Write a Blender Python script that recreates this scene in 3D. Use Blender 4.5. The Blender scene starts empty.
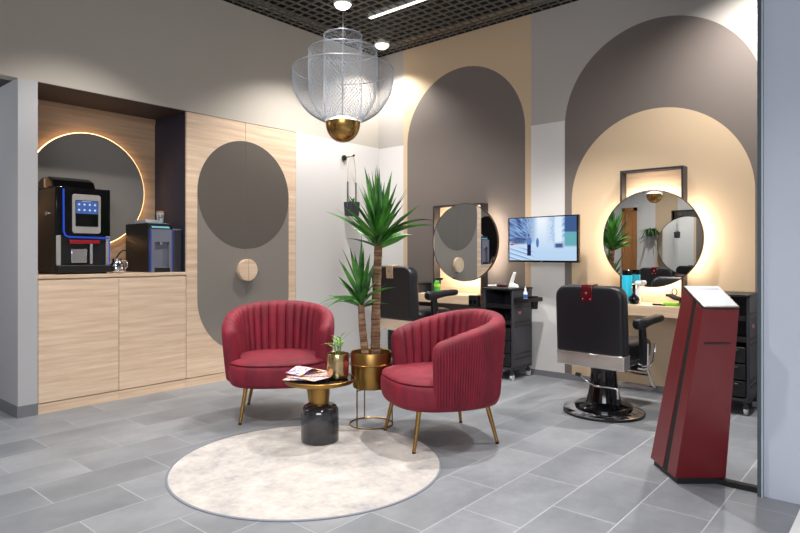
import bpy, math, random
from mathutils import Vector, Matrix
PI = math.pi
C = bpy.context.scene.collection
S = bpy.context.scene
R = math.radians
random.seed(7)

# ------------------------------------------------------------------ helpers
def lin(c):
    c /= 255.0
    return c / 12.92 if c <= .04045 else ((c + .055) / 1.055) ** 2.4
def rgb(r, g, b): return (lin(r), lin(g), lin(b), 1.0)

class X:                                   # tiny node-expression wrapper
    def __init__(s, nt, k): s.nt = nt; s.k = k
    def _m(s, op, *o):
        n = s.nt.nodes.new('ShaderNodeMath'); n.operation = op
        for i, a in enumerate((s,) + o):
            if isinstance(a, X): s.nt.links.new(a.k, n.inputs[i])
            else: n.inputs[i].default_value = a
        return X(s.nt, n.outputs[0])
    def __add__(s, o): return s._m('ADD', o)
    def __sub__(s, o): return s._m('SUBTRACT', o)
    def __mul__(s, o): return s._m('MULTIPLY', o)
    def __truediv__(s, o): return s._m('DIVIDE', o)
    __radd__ = __add__; __rmul__ = __mul__
    def lt(s, o): return s._m('LESS_THAN', o)
    def gt(s, o): return s._m('GREATER_THAN', o)
    def mx(s, o): return s._m('MAXIMUM', o)
    def mn(s, o): return s._m('MINIMUM', o)
    def floor(s): return s._m('FLOOR')
    def fract(s): return s._m('FRACT')
    def absv(s): return s._m('ABSOLUTE')
    def sqrt(s): return s._m('SQRT')
    def inv(s): return s._m('MULTIPLY', -1.0) + 1.0
    def mod(s, o): return s._m('FLOORED_MODULO', o)
    def clamp(s): return s.mx(0.0).mn(1.0)

class Mat:
    def __init__(s, name, col=(200, 200, 200), rough=.5, metal=0., **kw):
        m = bpy.data.materials.new(name); m.use_nodes = True
        s.m = m; s.nt = m.node_tree; s.b = s.nt.nodes['Principled BSDF']
        s.b.inputs['Base Color'].default_value = rgb(*col)
        s.b.inputs['Roughness'].default_value = rough
        s.b.inputs['Metallic'].default_value = metal
        for k, v in kw.items():
            s.b.inputs[k.replace('_', ' ')].default_value = v
    def new(s, t, **kw):
        n = s.nt.nodes.new(t)
        for k, v in kw.items(): setattr(n, k, v)
        return n
    def coord(s):
        t = s.new('ShaderNodeTexCoord')
        p = s.new('ShaderNodeSeparateXYZ'); s.nt.links.new(t.outputs['Object'], p.inputs[0])
        s.vec = t.outputs['Object']
        return [X(s.nt, p.outputs[i]) for i in range(3)]
    def noise(s, scale, detail=4., vec=None, stretch=None, rough=.55):
        n = s.new('ShaderNodeTexNoise'); n.inputs['Scale'].default_value = scale
        n.inputs['Detail'].default_value = detail; n.inputs['Roughness'].default_value = rough
        v = vec or s.vec
        if stretch:
            mp = s.new('ShaderNodeMapping'); mp.inputs['Scale'].default_value = stretch
            s.nt.links.new(v, mp.inputs[0]); v = mp.outputs[0]
        s.nt.links.new(v, n.inputs['Vector'])
        return X(s.nt, n.outputs['Fac'])
    def combine(s, x, y, z):
        n = s.new('ShaderNodeCombineXYZ')
        for i, a in enumerate((x, y, z)):
            if isinstance(a, X): s.nt.links.new(a.k, n.inputs[i])
            else: n.inputs[i].default_value = a
        return n.outputs[0]
    def white(s, vec):
        n = s.new('ShaderNodeTexWhiteNoise'); s.nt.links.new(vec, n.inputs[0])
        return X(s.nt, n.outputs['Value'])
    def mix(s, f, a, b):
        n = s.new('ShaderNodeMix', data_type='RGBA')
        if isinstance(f, X): s.nt.links.new(f.k, n.inputs[0])
        else: n.inputs[0].default_value = f
        for i, a_ in ((6, a), (7, b)):
            if isinstance(a_, tuple): n.inputs[i].default_value = a_ if len(a_) == 4 else rgb(*a_)
            else: s.nt.links.new(a_, n.inputs[i])
        return n.outputs[2]
    def ramp(s, f, stops):
        n = s.new('ShaderNodeValToRGB'); s.nt.links.new(f.k, n.inputs[0])
        e = n.color_ramp.elements
        while len(e) < len(stops): e.new(.5)
        for q, (p, c) in zip(e, stops): q.position = p; q.color = rgb(*c)
        return n.outputs[0]
    def base(s, k): s.nt.links.new(k, s.b.inputs['Base Color'])
    def set(s, name, v):
        if isinstance(v, X): s.nt.links.new(v.k, s.b.inputs[name])
        else: s.nt.links.new(v, s.b.inputs[name])
    def bump(s, h, strength=.2, dist=.01):
        n = s.new('ShaderNodeBump'); n.inputs['Strength'].default_value = strength
        n.inputs['Distance'].default_value = dist
        s.nt.links.new(h.k, n.inputs['Height']); s.nt.links.new(n.outputs[0], s.b.inputs['Normal'])

def emis(name, col, strength):
    return Mat(name, tuple(q * .25 for q in col), .35, 0., Emission_Color=rgb(*col), Emission_Strength=strength)

class MB:                                  # mesh builder: one mesh object per build()
    def __init__(s): s.v = []; s.f = []; s.mi = []; s.cur = 0
    def add(s, vs, fs):
        o = len(s.v); s.v += [tuple(p) for p in vs]
        for f in fs: s.f.append([o + i for i in f]); s.mi.append(s.cur)
        return s
    def box(s, x0, x1, y0, y1, z0, z1, mtx=None):
        vs = [Vector((x, y, z)) for z in (z0, z1) for x, y in ((x0, y0), (x1, y0), (x1, y1), (x0, y1))]
        if mtx: vs = [mtx @ p for p in vs]
        return s.add(vs, [(3, 2, 1, 0), (4, 5, 6, 7), (0, 1, 5, 4), (1, 2, 6, 5), (2, 3, 7, 6), (3, 0, 4, 7)])
    def hexa(s, bot, top):
        return s.add(list(bot) + list(top), [(3, 2, 1, 0), (4, 5, 6, 7), (0, 1, 5, 4), (1, 2, 6, 5), (2, 3, 7, 6), (3, 0, 4, 7)])
    def lathe(s, prof, n=40, c=(0, 0, 0), mtx=None, cap=True):
        vs = []; fs = []
        for r, z in prof:
            for i in range(n):
                a = 2 * PI * i / n
                p = Vector((r * math.cos(a), r * math.sin(a), z))
                if mtx: p = mtx @ p
                vs.append(p + Vector(c))
        for j in range(len(prof) - 1):
            for i in range(n):
                k = (i + 1) % n
                fs.append((j * n + i, j * n + k, (j + 1) * n + k, (j + 1) * n + i))
        if cap:
            if prof[0][0] > 1e-6: fs.append(tuple(range(n))[::-1])
            if prof[-1][0] > 1e-6: fs.append(tuple(range((len(prof) - 1) * n, len(prof) * n)))
        return s.add(vs, fs)
    def cyl(s, p0, p1, r0, r1=None, n=20):
        return s.tube([p0, p1], [r0, r0 if r1 is None else r1], n)
    def tube(s, pts, r, n=12, closed=False):
        pts = [Vector(p) for p in pts]; m = len(pts)
        rs = r if isinstance(r, (list, tuple)) else [r] * m
        vs = []; fs = []; u = None
        for i, p in enumerate(pts):
            if closed: t = pts[(i + 1) % m] - pts[i - 1]
            else: t = pts[min(i + 1, m - 1)] - pts[max(i - 1, 0)]
            t.normalize()
            if u is None: u = t.orthogonal().normalized()
            u = (u - t * u.dot(t)).normalized(); w = t.cross(u)
            for k in range(n):
                a = 2 * PI * k / n
                vs.append(p + (u * math.cos(a) + w * math.sin(a)) * rs[i])
        for i in range(m if closed else m - 1):
            j = (i + 1) % m
            for k in range(n):
                l = (k + 1) % n
                fs.append((i * n + k, i * n + l, j * n + l, j * n + k))
        if not closed:
            fs.append(tuple(range(n))[::-1]); fs.append(tuple(range((m - 1) * n, m * n)))
        return s.add(vs, fs)
    def prism(s, poly, h0, h1, fn=lambda a, b, h: (a, b, h)):
        n = len(poly)
        vs = [fn(a, b, h0) for a, b in poly] + [fn(a, b, h1) for a, b in poly]
        fs = [tuple(range(n))[::-1], tuple(range(n, 2 * n))] + [(i, (i + 1) % n, n + (i + 1) % n, n + i) for i in range(n)]
        return s.add(vs, fs)
    def loft(s, rings, cap=True, closed=True):
        n = len(rings[0]); vs = [p for r in rings for p in r]; fs = []
        for j in range(len(rings) - 1):
            for i in range(n if closed else n - 1):
                k = (i + 1) % n
                fs.append((j * n + i, j * n + k, (j + 1) * n + k, (j + 1) * n + i))
        if cap: fs.append(tuple(range(n))[::-1]); fs.append(tuple(range((len(rings) - 1) * n, len(rings) * n)))
        return s.add(vs, fs)
    def build(s, name, mat, parent=None, bevel=0, loc=None, ang=35, seg=2, fix=True):
        me = bpy.data.meshes.new(name); me.from_pydata(s.v, [], s.f)
        if fix:
            import bmesh
            b = bmesh.new(); b.from_mesh(me); bmesh.ops.recalc_face_normals(b, faces=b.faces); b.to_mesh(me); b.free()
        for m in (mat if isinstance(mat, list) else [mat]): me.materials.append(m.m)
        me.polygons.foreach_set('material_index', s.mi)
        me.polygons.foreach_set('use_smooth', [True] * len(me.polygons))
        me.set_sharp_from_angle(angle=R(ang)); me.update()
        o = bpy.data.objects.new(name, me); C.objects.link(o)
        if parent: o.parent = parent
        if loc: o.location = loc
        if bevel:
            bv = o.modifiers.new('bevel', 'BEVEL'); bv.width = bevel; bv.segments = seg
            bv.limit_method = 'ANGLE'; bv.angle_limit = R(40)
        return o

def B(*a, **k): return MB().box(*a, **k)
def tag(o, label=None, cat=None, group=None, kind=None):
    if label: o['label'] = label
    if cat: o['category'] = cat
    if group: o['group'] = group
    if kind: o['kind'] = kind
    return o
def thing(name, label, cat, loc=(0, 0, 0), rz=0, group=None):
    o = bpy.data.objects.new(name, None); C.objects.link(o)
    o.location = loc; o.rotation_euler = (0, 0, rz); o.empty_display_size = .1
    return tag(o, label, cat, group)
def struct(o): o['kind'] = 'structure'; return o
def copy_tree(o, parent=None):
    c = o.copy(); C.objects.link(c); c.parent = parent
    for ch in list(o.children): copy_tree(ch, c)
    return c
def seld(a, b, n, e=2.4, cx=0, cy=0):       # superellipse outline
    out = []
    for i in range(n):
        t = 2 * PI * i / n; c, q = math.cos(t), math.sin(t)
        out.append((cx + a * math.copysign(abs(c) ** (2 / e), c), cy + b * math.copysign(abs(q) ** (2 / e), q)))
    return out
def rrect(w, h, r, n=6, cx=0, cy=0):
    out = []
    for sx, sy, a0 in ((1, 1, 0), (-1, 1, 90), (-1, -1, 180), (1, -1, 270)):
        for i in range(n + 1):
            a = R(a0 + 90 * i / n)
            out.append((cx + sx * (w / 2 - r) + r * math.cos(a), cy + sy * (h / 2 - r) + r * math.sin(a)))
    return out

# ------------------------------------------------------------------ materials
def wood_mat(name, c0, c1, along, rough=.45, c2=None):
    m = Mat(name, c0, rough); m.coord()
    st = {'y': (9, .55, 13), 'x': (.55, 9, 13), 'z': (9, 9, .6)}[along]
    a = m.noise(2.2, 6., stretch=st, rough=.6); b = m.noise(7., 3., stretch=tuple(q * 1.6 for q in st))
    f = ((a * .75 + b * .25) - .36) / .3
    m.base(m.mix(f.clamp(), c0, c1))
    m.bump(b, .05, .003); return m
oak = wood_mat('light_oak', (208, 178, 149), (238, 215, 190), 'y')
oak_x = wood_mat('oak_shelf', (208, 178, 146), (232, 206, 178), 'x')
oak_n = wood_mat('oak_niche', (188, 156, 126), (216, 186, 156), 'y')
oak_z = wood_mat('oak_door', (150, 98, 52), (184, 128, 74), 'z')
white_wall = Mat('white_paint', (212, 210, 209), .8)
grey_wall = Mat('greige_paint', (186, 180, 170), .85)
grey_panel = Mat('pale_grey_cladding', (182, 188, 203), .6)
slate = Mat('slate_skirting', (118, 120, 126), .6)
black = Mat('black_plastic', (16, 16, 18), .45)
black2 = Mat('charcoal_plastic', (52, 52, 60), .45)
gloss = Mat('black_gloss', (9, 9, 11), .1)
frame_m = Mat('black_powder_metal', (36, 36, 42), .45)
leather = Mat('black_leather', (24, 25, 31), .38); leather.coord(); leather.bump(leather.noise(260, 2.), .12, .002)
chrome = Mat('chrome', (225, 225, 228), .09, 1.)
steel = Mat('brushed_steel', (185, 186, 190), .28, 1.)
brass = Mat('brass', (172, 134, 76), .26, 1.)
brass2 = Mat('brushed_brass', (156, 122, 68), .34, 1.)
brass2.coord(); brass2.bump(brass2.noise(6., 3., stretch=(30, 30, .6)), .08, .002)
goldpot = Mat('hammered_gold', (200, 174, 128), .22, 1.); goldpot.coord()
goldpot.bump(goldpot.noise(14, 2., stretch=(2, 2, .5)), .25, .004)
velvet = Mat('crimson_velvet', (120, 26, 42), .7, Sheen_Weight=.24, Sheen_Roughness=.28)
velvet.b.inputs['Sheen Tint'].default_value = rgb(240, 112, 130)
velvet.coord(); _n = velvet.noise(7., 3., stretch=(1.6, 1.6, .55))
velvet.base(velvet.mix(((_n - .40) / .2).clamp(), (106, 9, 33), (125, 15, 41)))
velvet.bump(velvet.noise(420, 2.), .1, .001)
red_m = Mat('wine_red_lacquer', (106, 18, 25), .34)
red_plate = Mat('red_badge', (96, 14, 24), .2)
mirror_m = Mat('mirror_glass', (235, 238, 238), .0, 1.)
screen_w = Mat('kiosk_screen', (24, 26, 28), .3, 0., Emission_Color=rgb(222, 232, 238), Emission_Strength=.72)
led = emis('warm_led', (255, 238, 216), 33.)
led2 = emis('amber_led', (255, 205, 148), 5.)
spot_lens = emis('spot_lens', (255, 246, 232), 7.)
tube_lens = emis('tube_lens', (255, 248, 240), 3.)
blue_led = emis('blue_led', (36, 84, 215), .75)
blue_trim = Mat('blue_trim', (58, 76, 150), .3)
cyan_led = emis('cyan_panel', (120, 196, 222), .75)
niche_dark = Mat('dark_brown_laminate', (66, 54, 52), .6)
navy = Mat('navy_laminate', (42, 44, 66), .55)
disc_grey = Mat('warm_grey_board', (150, 145, 140), .6)
capsule_m = Mat('grey_lacquer', (134, 128, 122), .5)
circle_m = Mat('dark_taupe_lacquer', (92, 86, 80), .5)
white_p = Mat('white_plastic', (235, 235, 235), .4)
soil = Mat('soil', (52, 38, 28), .95)
leaf_m = Mat('yucca_leaf', (40, 92, 34), .38); leaf_m.coord()
leaf_m.base(leaf_m.mix(((leaf_m.noise(9., 3.) - .36) / .28).clamp(), (22, 74, 26), (78, 146, 50)))
leaf_l = Mat('light_leaf', (120, 165, 70), .45)
bark = Mat('yucca_bark', (122, 88, 64), .85); bark.coord()
_w = bark.noise(3.2, 4., stretch=(2., 2., 22.))
bark.base(bark.ramp(_w, [(.3, (66, 44, 32)), (.5, (124, 92, 68)), (.7, (172, 140, 108))])); bark.bump(_w, .5, .01)
smoke = Mat('smoky_glass', (44, 44, 48), .08, 0., Coat_Weight=.6)
smoke.coord()
wire_m = Mat('silver_mesh_wire', (150, 156, 166), .4, .3)

# floor tiles: 604 x 302 mm, half bond, long axis along Y
tile = Mat('grey_stone_tile', (150, 152, 156), .42)
x, y, z = tile.coord()
r_ = (x - 1.187) / .302; row = r_.floor()
c_ = (y - 1.408) / .604 + row.mod(2.) * .5; ti = c_.floor()
gx = r_.fract() * .302; gy = c_.fract() * .604
grout = gx.lt(.0045).mx(gy.lt(.0045))
tone = tile.white(tile.combine(row, ti, 3.))
n1 = tile.noise(2.6, 6., vec=tile.combine(x + tone * 9., y * .6 + tone * 7., 0.)); n2 = tile.noise(22., 4.)
tn = ((n1 - .5) * 1.5 + (n2 - .5) * .35 + (tone - .5) * .32 + .5).clamp()
tile.base(tile.mix(grout, tile.ramp(tn, [(.0, (100, 104, 110)), (.5, (124, 128, 134)), (1., (148, 151, 157))]), (166, 168, 172)))
tile.set('Roughness', grout * .4 + .36 + n2 * .12)
tile.bump(grout.inv(), .15, .002)

# painted feature wall (flat colour fields)
paint = Mat('painted_wall', (200, 170, 130), .8)
x, y, z = paint.coord()
def arch(cx, cz, r):
    dx = (x - cx); dz = (z - cz).mx(0.0)
    return (dx * dx + dz * dz).lt(r * r)
beige = (203, 179, 149); taupe = (112, 103, 98)
lower = paint.mix(z.lt(2.44), (176, 171, 166), (214, 212, 211))
k = paint.mix(x.gt(.383) * x.lt(2.024), lower, beige)
k = paint.mix(arch(1.201, 2.42, .759), k, taupe)
k = paint.mix(arch(3.20, 2.375, .822), k, taupe)
k = paint.mix(arch(3.20, 1.675, .752), k, beige)
paint.base(k)

# rug
rug_m = Mat('mottled_rug', (200, 196, 192), .95)
rug_m.coord(); a = rug_m.noise(5., 8., rough=.7); b = rug_m.noise(30., 5.); c = rug_m.noise(1.6, 3., stretch=(2.2, .8, 1))
rug_m.base(rug_m.ramp((a * .62 + b * .18 + c * .2), [(.34, (132, 135, 143)), (.45, (168, 164, 162)), (.54, (184, 178, 174)), (.66, (200, 197, 195))]))
rug_m.bump(b, .3, .004)

# ------------------------------------------------------------------ setting
YW = 5.35; ZC = 3.54; ZP = 2.445
struct(B(-2.2, 9, -5, YW + .1, -.08, 0).build('floor', tile))
struct(B(4.494, 9, -5, 3.37, .0, .006).build('trim_1', white_p))
struct(B(-.12, 0, -1.0, YW, ZP, 4.2).build('wall_left', grey_wall))
struct(B(-.12, 0, 4.072, YW, 0, ZP).build('wall_left_panel', white_wall))
struct(B(-.12, 7.1, YW, YW + .12, 0, 4.2).build('wall_right', paint))
struct(B(-1.2, 0, 1.515, 1.644, 0, ZP).build('wall_return', Mat('pale_column_paint', (182, 182, 186), .6)))
struct(B(-1.206, .006, 1.509, 1.644, 0, .085).build('baseboard_return', slate))
struct(B(-2.2, -2.1, -1.0, 1.6, 0, 4.2).build('wall_passage', grey_panel))
struct(B(-2.2, -.12, -1.0, 1.644, ZP, ZP + .08).build('ceiling_passage', niche_dark))
struct(B(-2.2, 3.4, -1.07, -.95, 0, 4.2).build('wall_opposite', white_wall))
struct(B(0.001, 7, YW - .012, YW - .0005, 0, .055).build('baseboard_right', slate))
struct(B(.0005, .012, 4.075, YW - .012, 0, .055).build('baseboard_left', slate))
struct(B(4.337, 7.1, 3.385, 3.50, 0, 4.2).build('wall_partition', grey_panel))
mb = B(4.312, 4.337, 3.37, 3.51, 0, 4.2).box(4.318, 4.331, 3.366, 3.371, 0, 4.2)
struct(mb.build('trim_2', Mat('slate_metal_profile', (92, 104, 114), .35, .6)))
struct(B(4.3305, 4.3365, 3.363, 3.385, .0, 4.2).build('trim_3', Mat('pale_metal_bead', (190, 196, 202), .35, .3)))
struct(B(3.95, 4.312, 3.41, 3.45, 0, .026).build('trim_4', black))
struct(B(7.0, 7.1, 3.5, YW, 0, 4.2).build('wall_end', white_wall))
# open-cell ceiling
mb = MB(); st = .1; xx = 0.05
while xx < 6.6:
    mb.box(xx - .0032, xx + .0032, -.95, YW - .001, ZC, ZC + .016); xx += st
yy = -.9
while yy < YW - .02:
    mb.box(.001, 6.6, yy - .0032, yy + .0032, ZC + .001, ZC + .015); yy += st
struct(mb.build('ceiling', Mat('dark_grid', (124, 118, 110), .5), fix=False))
struct(B(-2.2, 9, -5, YW - .001, ZC + .12, ZC + .2).build('ceiling_void', Mat('black_void', (10, 10, 11), .9)))
struct(B(.0005, .008, -.95, YW - .001, ZC - .002, ZC + .05).build('trim_5', black))
struct(B(.012, 6.6, YW - .008, YW - .0005, ZC - .002, ZC + .05).build('trim_6', black))

# niche (recess above the base cabinets)
NX = -.555
struct(B(NX - .06, NX, 1.644, 2.90, .0, 2.52).build('wall_niche_back', oak_n))
struct(B(NX, -.0235, 2.829, 2.870, 1.02, ZP).build('wall_niche_side', navy))
struct(B(NX, -.0005, 1.644, 2.829, ZP - .004, ZP + .06).build('ceiling_niche', niche_dark))
struct(B(NX, NX + .014, 1.645, 2.828, 2.395, 2.444).build('trim_7', oak_n))

# round backlit disc
t = thing('backlit_disc', 'round grey wall disc with amber glowing rim behind the coffee machine', 'wall light', (NX + .001, 2.218, 1.733))
my = Matrix.Rotation(R(90), 4, 'Y')
MB().lathe([(.474, .03), (.482, .034), (.482, .046), (.478, .05)], 96, mtx=my).build('disc', disc_grey, t)
MB().lathe([(.4825, .022), (.4885, .022), (.4885, .038), (.4825, .038)], 96, mtx=my, cap=False).build('light_ring', led2, t)
MB().lathe([(.40, .0005), (.40, .03)], 64, mtx=my).build('backing', black, t)

# ------------------------------------------------------------------ cabinets
def base_cab(y0, y1, label):
    t = thing('base_cabinet', label, 'cabinet', (0, (y0 + y1) / 2, 0), 0, 'oak base cabinets under the niche')
    w = (y1 - y0) / 2
    B(-.54, -.022, -w + .001, w - .001, .076, .994).build('body', oak, t)
    B(-.02, 0, -w + .002, w - .002, .080, .985).build('door', oak, t, bevel=.0015)
    B(-.54, -.004, -w + .001, w - .001, .0, .074).build('plinth', oak, t)
base_cab(1.646, 2.238, 'light oak base cabinet directly under the coffee machine')
base_cab(2.238, 2.829, 'light oak base cabinet under the water dispenser, right of the other one')
o = B(-.553, .003, 1.646, 2.828, 0, .026).build('countertop', oak, None, bevel=.002, loc=(0, 0, .996))
tag(o, 'light oak countertop in the niche under the coffee machine', 'countertop')

t = thing('tall_cabinet', 'tall oak wardrobe with a dark circle and grey capsule across its doors', 'wardrobe', (0, 3.4505, 0))
W = 4.071 - 3.4505
B(-.56, -.024, -W + .043, W, .076, 2.444).build('body', oak, t)
B(-.6, -.004, -W + .001, W, 0, .074).build('plinth', oak, t)
def clip(poly, sgn):                                    # keep the half y*sgn > gap (sutherland-hodgman)
    out = []; g = .0015
    for i in range(len(poly)):
        a, b = poly[i - 1], poly[i]; da, db = a[0] * sgn - g, b[0] * sgn - g
        if (da < 0) != (db < 0):
            q = da / (da - db); out.append((a[0] + (b[0] - a[0]) * q, a[1] + (b[1] - a[1]) * q))
        if db >= 0: out.append(b)
    return out
onx = lambda a, b, h: (h, a, b)
rc = .5175; cz1, cz0 = 1.745, .775; oy = .006
arc = lambda cz, a0, a1, n=64, r=rc, cy=oy: [(cy + r * math.cos(R(a0 + (a1 - a0) * i / n)), cz + r * math.sin(R(a0 + (a1 - a0) * i / n))) for i in range(n + 1)]
caps = arc(cz0, 180, 360) + arc(cz1, 0, -180)           # grey body under the circle
circ = arc(cz1, 0, 360)[:-1]
for sgn in (-1, 1):
    y0, y1 = ((-W + .002, -.0015), (.0015, W - .001))[sgn > 0]
    d = B(-.022, 0, y0, y1, .080, 2.440).build('door', oak, t, bevel=.0012)
    MB().prism(clip(caps, sgn), .0003, .002, onx).build('capsule_inlay', capsule_m, d)
    MB().prism(clip(circ, sgn), .0003, .003, onx).build('circle_inlay', circle_m, d)
    kn = clip([(.105 * math.cos(2 * PI * i / 48) + .0, 1.026 + .105 * math.sin(2 * PI * i / 48)) for i in range(48)], sgn)
    MB().prism(kn, .002, .05, onx).build('round_handle', oak, d, bevel=.004)

# ------------------------------------------------------------------ coffee machine
t = thing('coffee_machine', 'black bean-to-cup coffee machine with blue light edge on the oak counter', 'coffee machine', (-.08, 2.0, 1.023))
B(-.405, -.012, -.203, .205, .02, .672).build('body', black, t, bevel=.008)
B(-.40, -.03, -.19, .19, 0, .02).build('base', black, t)
B(-.011, .0, -.203, .205, .30, .676).build('front_door', gloss, t, bevel=.006)
mb = MB().tube([(.004, -.152, .66), (.004, -.150, .33), (.004, -.138, .300), (.004, -.11, .289), (.004, .192, .285)], .0065, 10)
mb.build('blue_light_strip', blue_led, t)
MB().tube([(.003, .196, .07), (.003, .196, .27)], .004, 8).build('blue_edge_light', blue_led, t)
f = MB().prism(rrect(.214, .305, .02, 5, .017, .472), .001, .012, onx).build('display_bezel', Mat('pale_silver', (186, 182, 178), .35, .4), t, bevel=.002)
MB().prism(rrect(.172, .205, .006, 3, .018, .475), .012, .014, onx).build('display_glass', gloss, f)
MB().prism(rrect(.164, .100, .003, 2, .018, .523), .014, .0148, onx).build('screen', emis('menu_screen', (70, 104, 178), .75), f)
icon = emis('screen_icon', (200, 220, 250), .9)
for q in range(8):
    MB().lathe([(.008, 0), (.008, .0008)], 14, c=(.0149, -.042 + (q % 4) * .04, .545 - (q // 4) * .043), mtx=my).build('menu_icon', icon, f)
B(.0149, .0155, -.02, .05, .568, .571).build('menu_title', icon, f)
B(.002, .012, -.035, .07, .405, .409).build('display_mark', icon, f)
B(-.005, .022, -.112, .114, .236, .266).build('dispense_panel', Mat('red_gloss_strip', (150, 30, 40), .2), t, bevel=.004)
mb = B(-.16, -.015, -.17, .172, .075, .23).box(-.015, .0, -.2, -.168, .07, .3).box(-.015, .0, .172, .204, .07, .3)
mb.build('cup_station', Mat('satin_steel', (196, 192, 186), .3, .55), t, bevel=.003)
B(-.012, .012, -.098, .02, .085, .20).build('cup_flap', chrome, t, bevel=.006)
MB().tube([(.004, .052, .08), (.004, .052, .235)], .014, 12).build('spout', chrome, t)
B(-.02, .03, -.2, .205, .012, .07).build('drip_tray', black, t, bevel=.006)
MB().prism([(-.395, .672), (-.06, .672), (-.10, .735), (-.18, .765), (-.32, .765), (-.385, .74)], -.20, .12, lambda a, b, h: (a, h, b)).build('bean_hopper', gloss, t, bevel=.012)
MB().tube([(-.1, -.203, .47), (-.1, -.235, .47)], .007, 10).box(-.112, -.088, -.243, -.235, .455, .485).build('side_lock', steel, t)

# ------------------------------------------------------------------ water dispenser
t = thing('water_dispenser', 'black and grey water dispenser with blue edges beside the dark niche wall', 'water dispenser', (-.05, 2.52, 1.023))
B(-.44, -.03, 0, .212, 0, .423).build('body', black, t, bevel=.006)
mb = B(-.03, 0, .018, .202, .0, .045).box(-.03, 0, .018, .050, .045, .37).box(-.03, 0, .176, .202, .045, .37).box(-.03, 0, .05, .176, .262, .37)
mb.box(-.032, -.028, .05, .176, .045, .262)
mb.build('front_panel', Mat('blue_grey_plastic', (112, 116, 130), .4), t)
for yb in (.012, .209): B(-.03, .002, yb - .005, yb + .005, .0, .375).build('blue_edge', blue_trim, t)
MB().hexa([(-.03, .004, .375), (.0, .004, .375), (.0, .21, .375), (-.03, .21, .375)], [(-.09, .004, .43), (-.085, .004, .43), (-.085, .21, .43), (-.09, .21, .43)]).build('control_hood', gloss, t)
MB().add([(-.0055, .03, .3805), (-.0055, .19, .3805), (-.0775, .19, .4275), (-.0775, .03, .4275)], [(0, 1, 2, 3)]).build('control_panel', cyan_led, t)
MB().tube([(-.02, .113, .27), (-.02, .113, .235)], .012, 12).build('tap', steel, t)
B(-.028, .012, .045, .18, .0, .04).build('drip_tray', black, t, bevel=.004)
B(-.36, -.005, .218, .300, 0, .368).build('side_unit', black2, t, bevel=.006)
B(-.36, -.008, .216, .302, .368, .38).build('side_unit_lid', steel, t, bevel=.003)
o = B(-.1, .1, -.06, .055, 0, .032).build('card_box', Mat('pale_card', (196, 196, 198), .7), None, bevel=.003, loc=(-.262, 2.60, 1.4465))
tag(o, 'flat pale grey box lying on top of the water dispenser', 'box')
# cup
t = thing('paper_cup', 'white paper cup with dark blue mark on top of the water dispenser', 'cup', (-.17, 2.680, 1.4465))
MB().lathe([(.024, 0), (.025, .002), (.033, .092), (.0345, .094), (.0345, .097), (.032, .097), (.023, .004)], 28).build('cup_body', white_p, t)
MB().lathe([(.0355, .095), (.0355, .102), (.031, .106), (.029, .112), (.0, .112)], 28).build('cup_lid', Mat('kraft_brown', (176, 130, 88), .7), t)
def text_mesh(txt, size, depth):
    cu = bpy.data.curves.new('t', 'FONT'); cu.body = txt; cu.size = size; cu.extrude = depth
    cu.align_x = 'CENTER'; cu.align_y = 'CENTER'
    ob = bpy.data.objects.new('t', cu); C.objects.link(ob)
    dg = bpy.context.evaluated_depsgraph_get(); me = bpy.data.meshes.new_from_object(ob.evaluated_get(dg))
    bpy.data.objects.remove(ob); return me
me = text_mesh('P', .078, .003); me.name = 'printed_mark'
me.materials.append(Mat('navy_print', (24, 40, 92), .6).m)
o = bpy.data.objects.new('printed_mark', me); C.objects.link(o); o.parent = t
o.rotation_euler = (R(90), 0, R(60)); o.location = (.0275 * math.cos(R(-30)), .0275 * math.sin(R(-30)), .05)
# kettle-like chrome jug and cables
t = thing('milk_jug', 'small shiny chrome jug between the coffee machine and water dispenser', 'jug', (-.12, 2.275, 1.0225))
MB().lathe([(.04, 0), (.056, .014), (.06, .04), (.05, .072), (.034, .095), (.036, .12), (.033, .12), (.032, .095), (.0, .055)], 32).build('jug_body', chrome, t)
MB().tube([(.02, .03, .108), (.03, .07, .10), (.03, .076, .056), (.025, .05, .034)], .005, 8).build('handle', chrome, t)
for i, pts in enumerate(([(-.5, 2.25, 1.024), (-.42, 2.30, 1.06), (-.3, 2.29, 1.25), (-.3, 2.235, 1.30), (-.3, 2.225, 1.20)], [(-.5, 2.35, 1.027), (-.4, 2.38, 1.12), (-.35, 2.43, 1.21), (-.3, 2.49, 1.19)])):
    P = [Vector(p) for p in pts]; Q = []
    for j in range(len(P) - 1):
        p0, p1, p2, p3 = P[max(j - 1, 0)], P[j], P[j + 1], P[min(j + 2, len(P) - 1)]
        for s_ in range(6):
            u = s_ / 6; Q.append(.5 * ((2 * p1) + (p2 - p0) * u + (2 * p0 - 5 * p1 + 4 * p2 - p3) * u * u + (3 * p1 - p0 - 3 * p2 + p3) * u ** 3))
    Q.append(P[-1])
    o = MB().tube([q - P[0] for q in Q], .006, 8).build('power_cable', black, None, loc=P[0])
    tag(o, ('black cable looping up behind the chrome jug to the coffee machine', 'black cable rising from the counter to the water dispenser')[i], 'cable')

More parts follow.
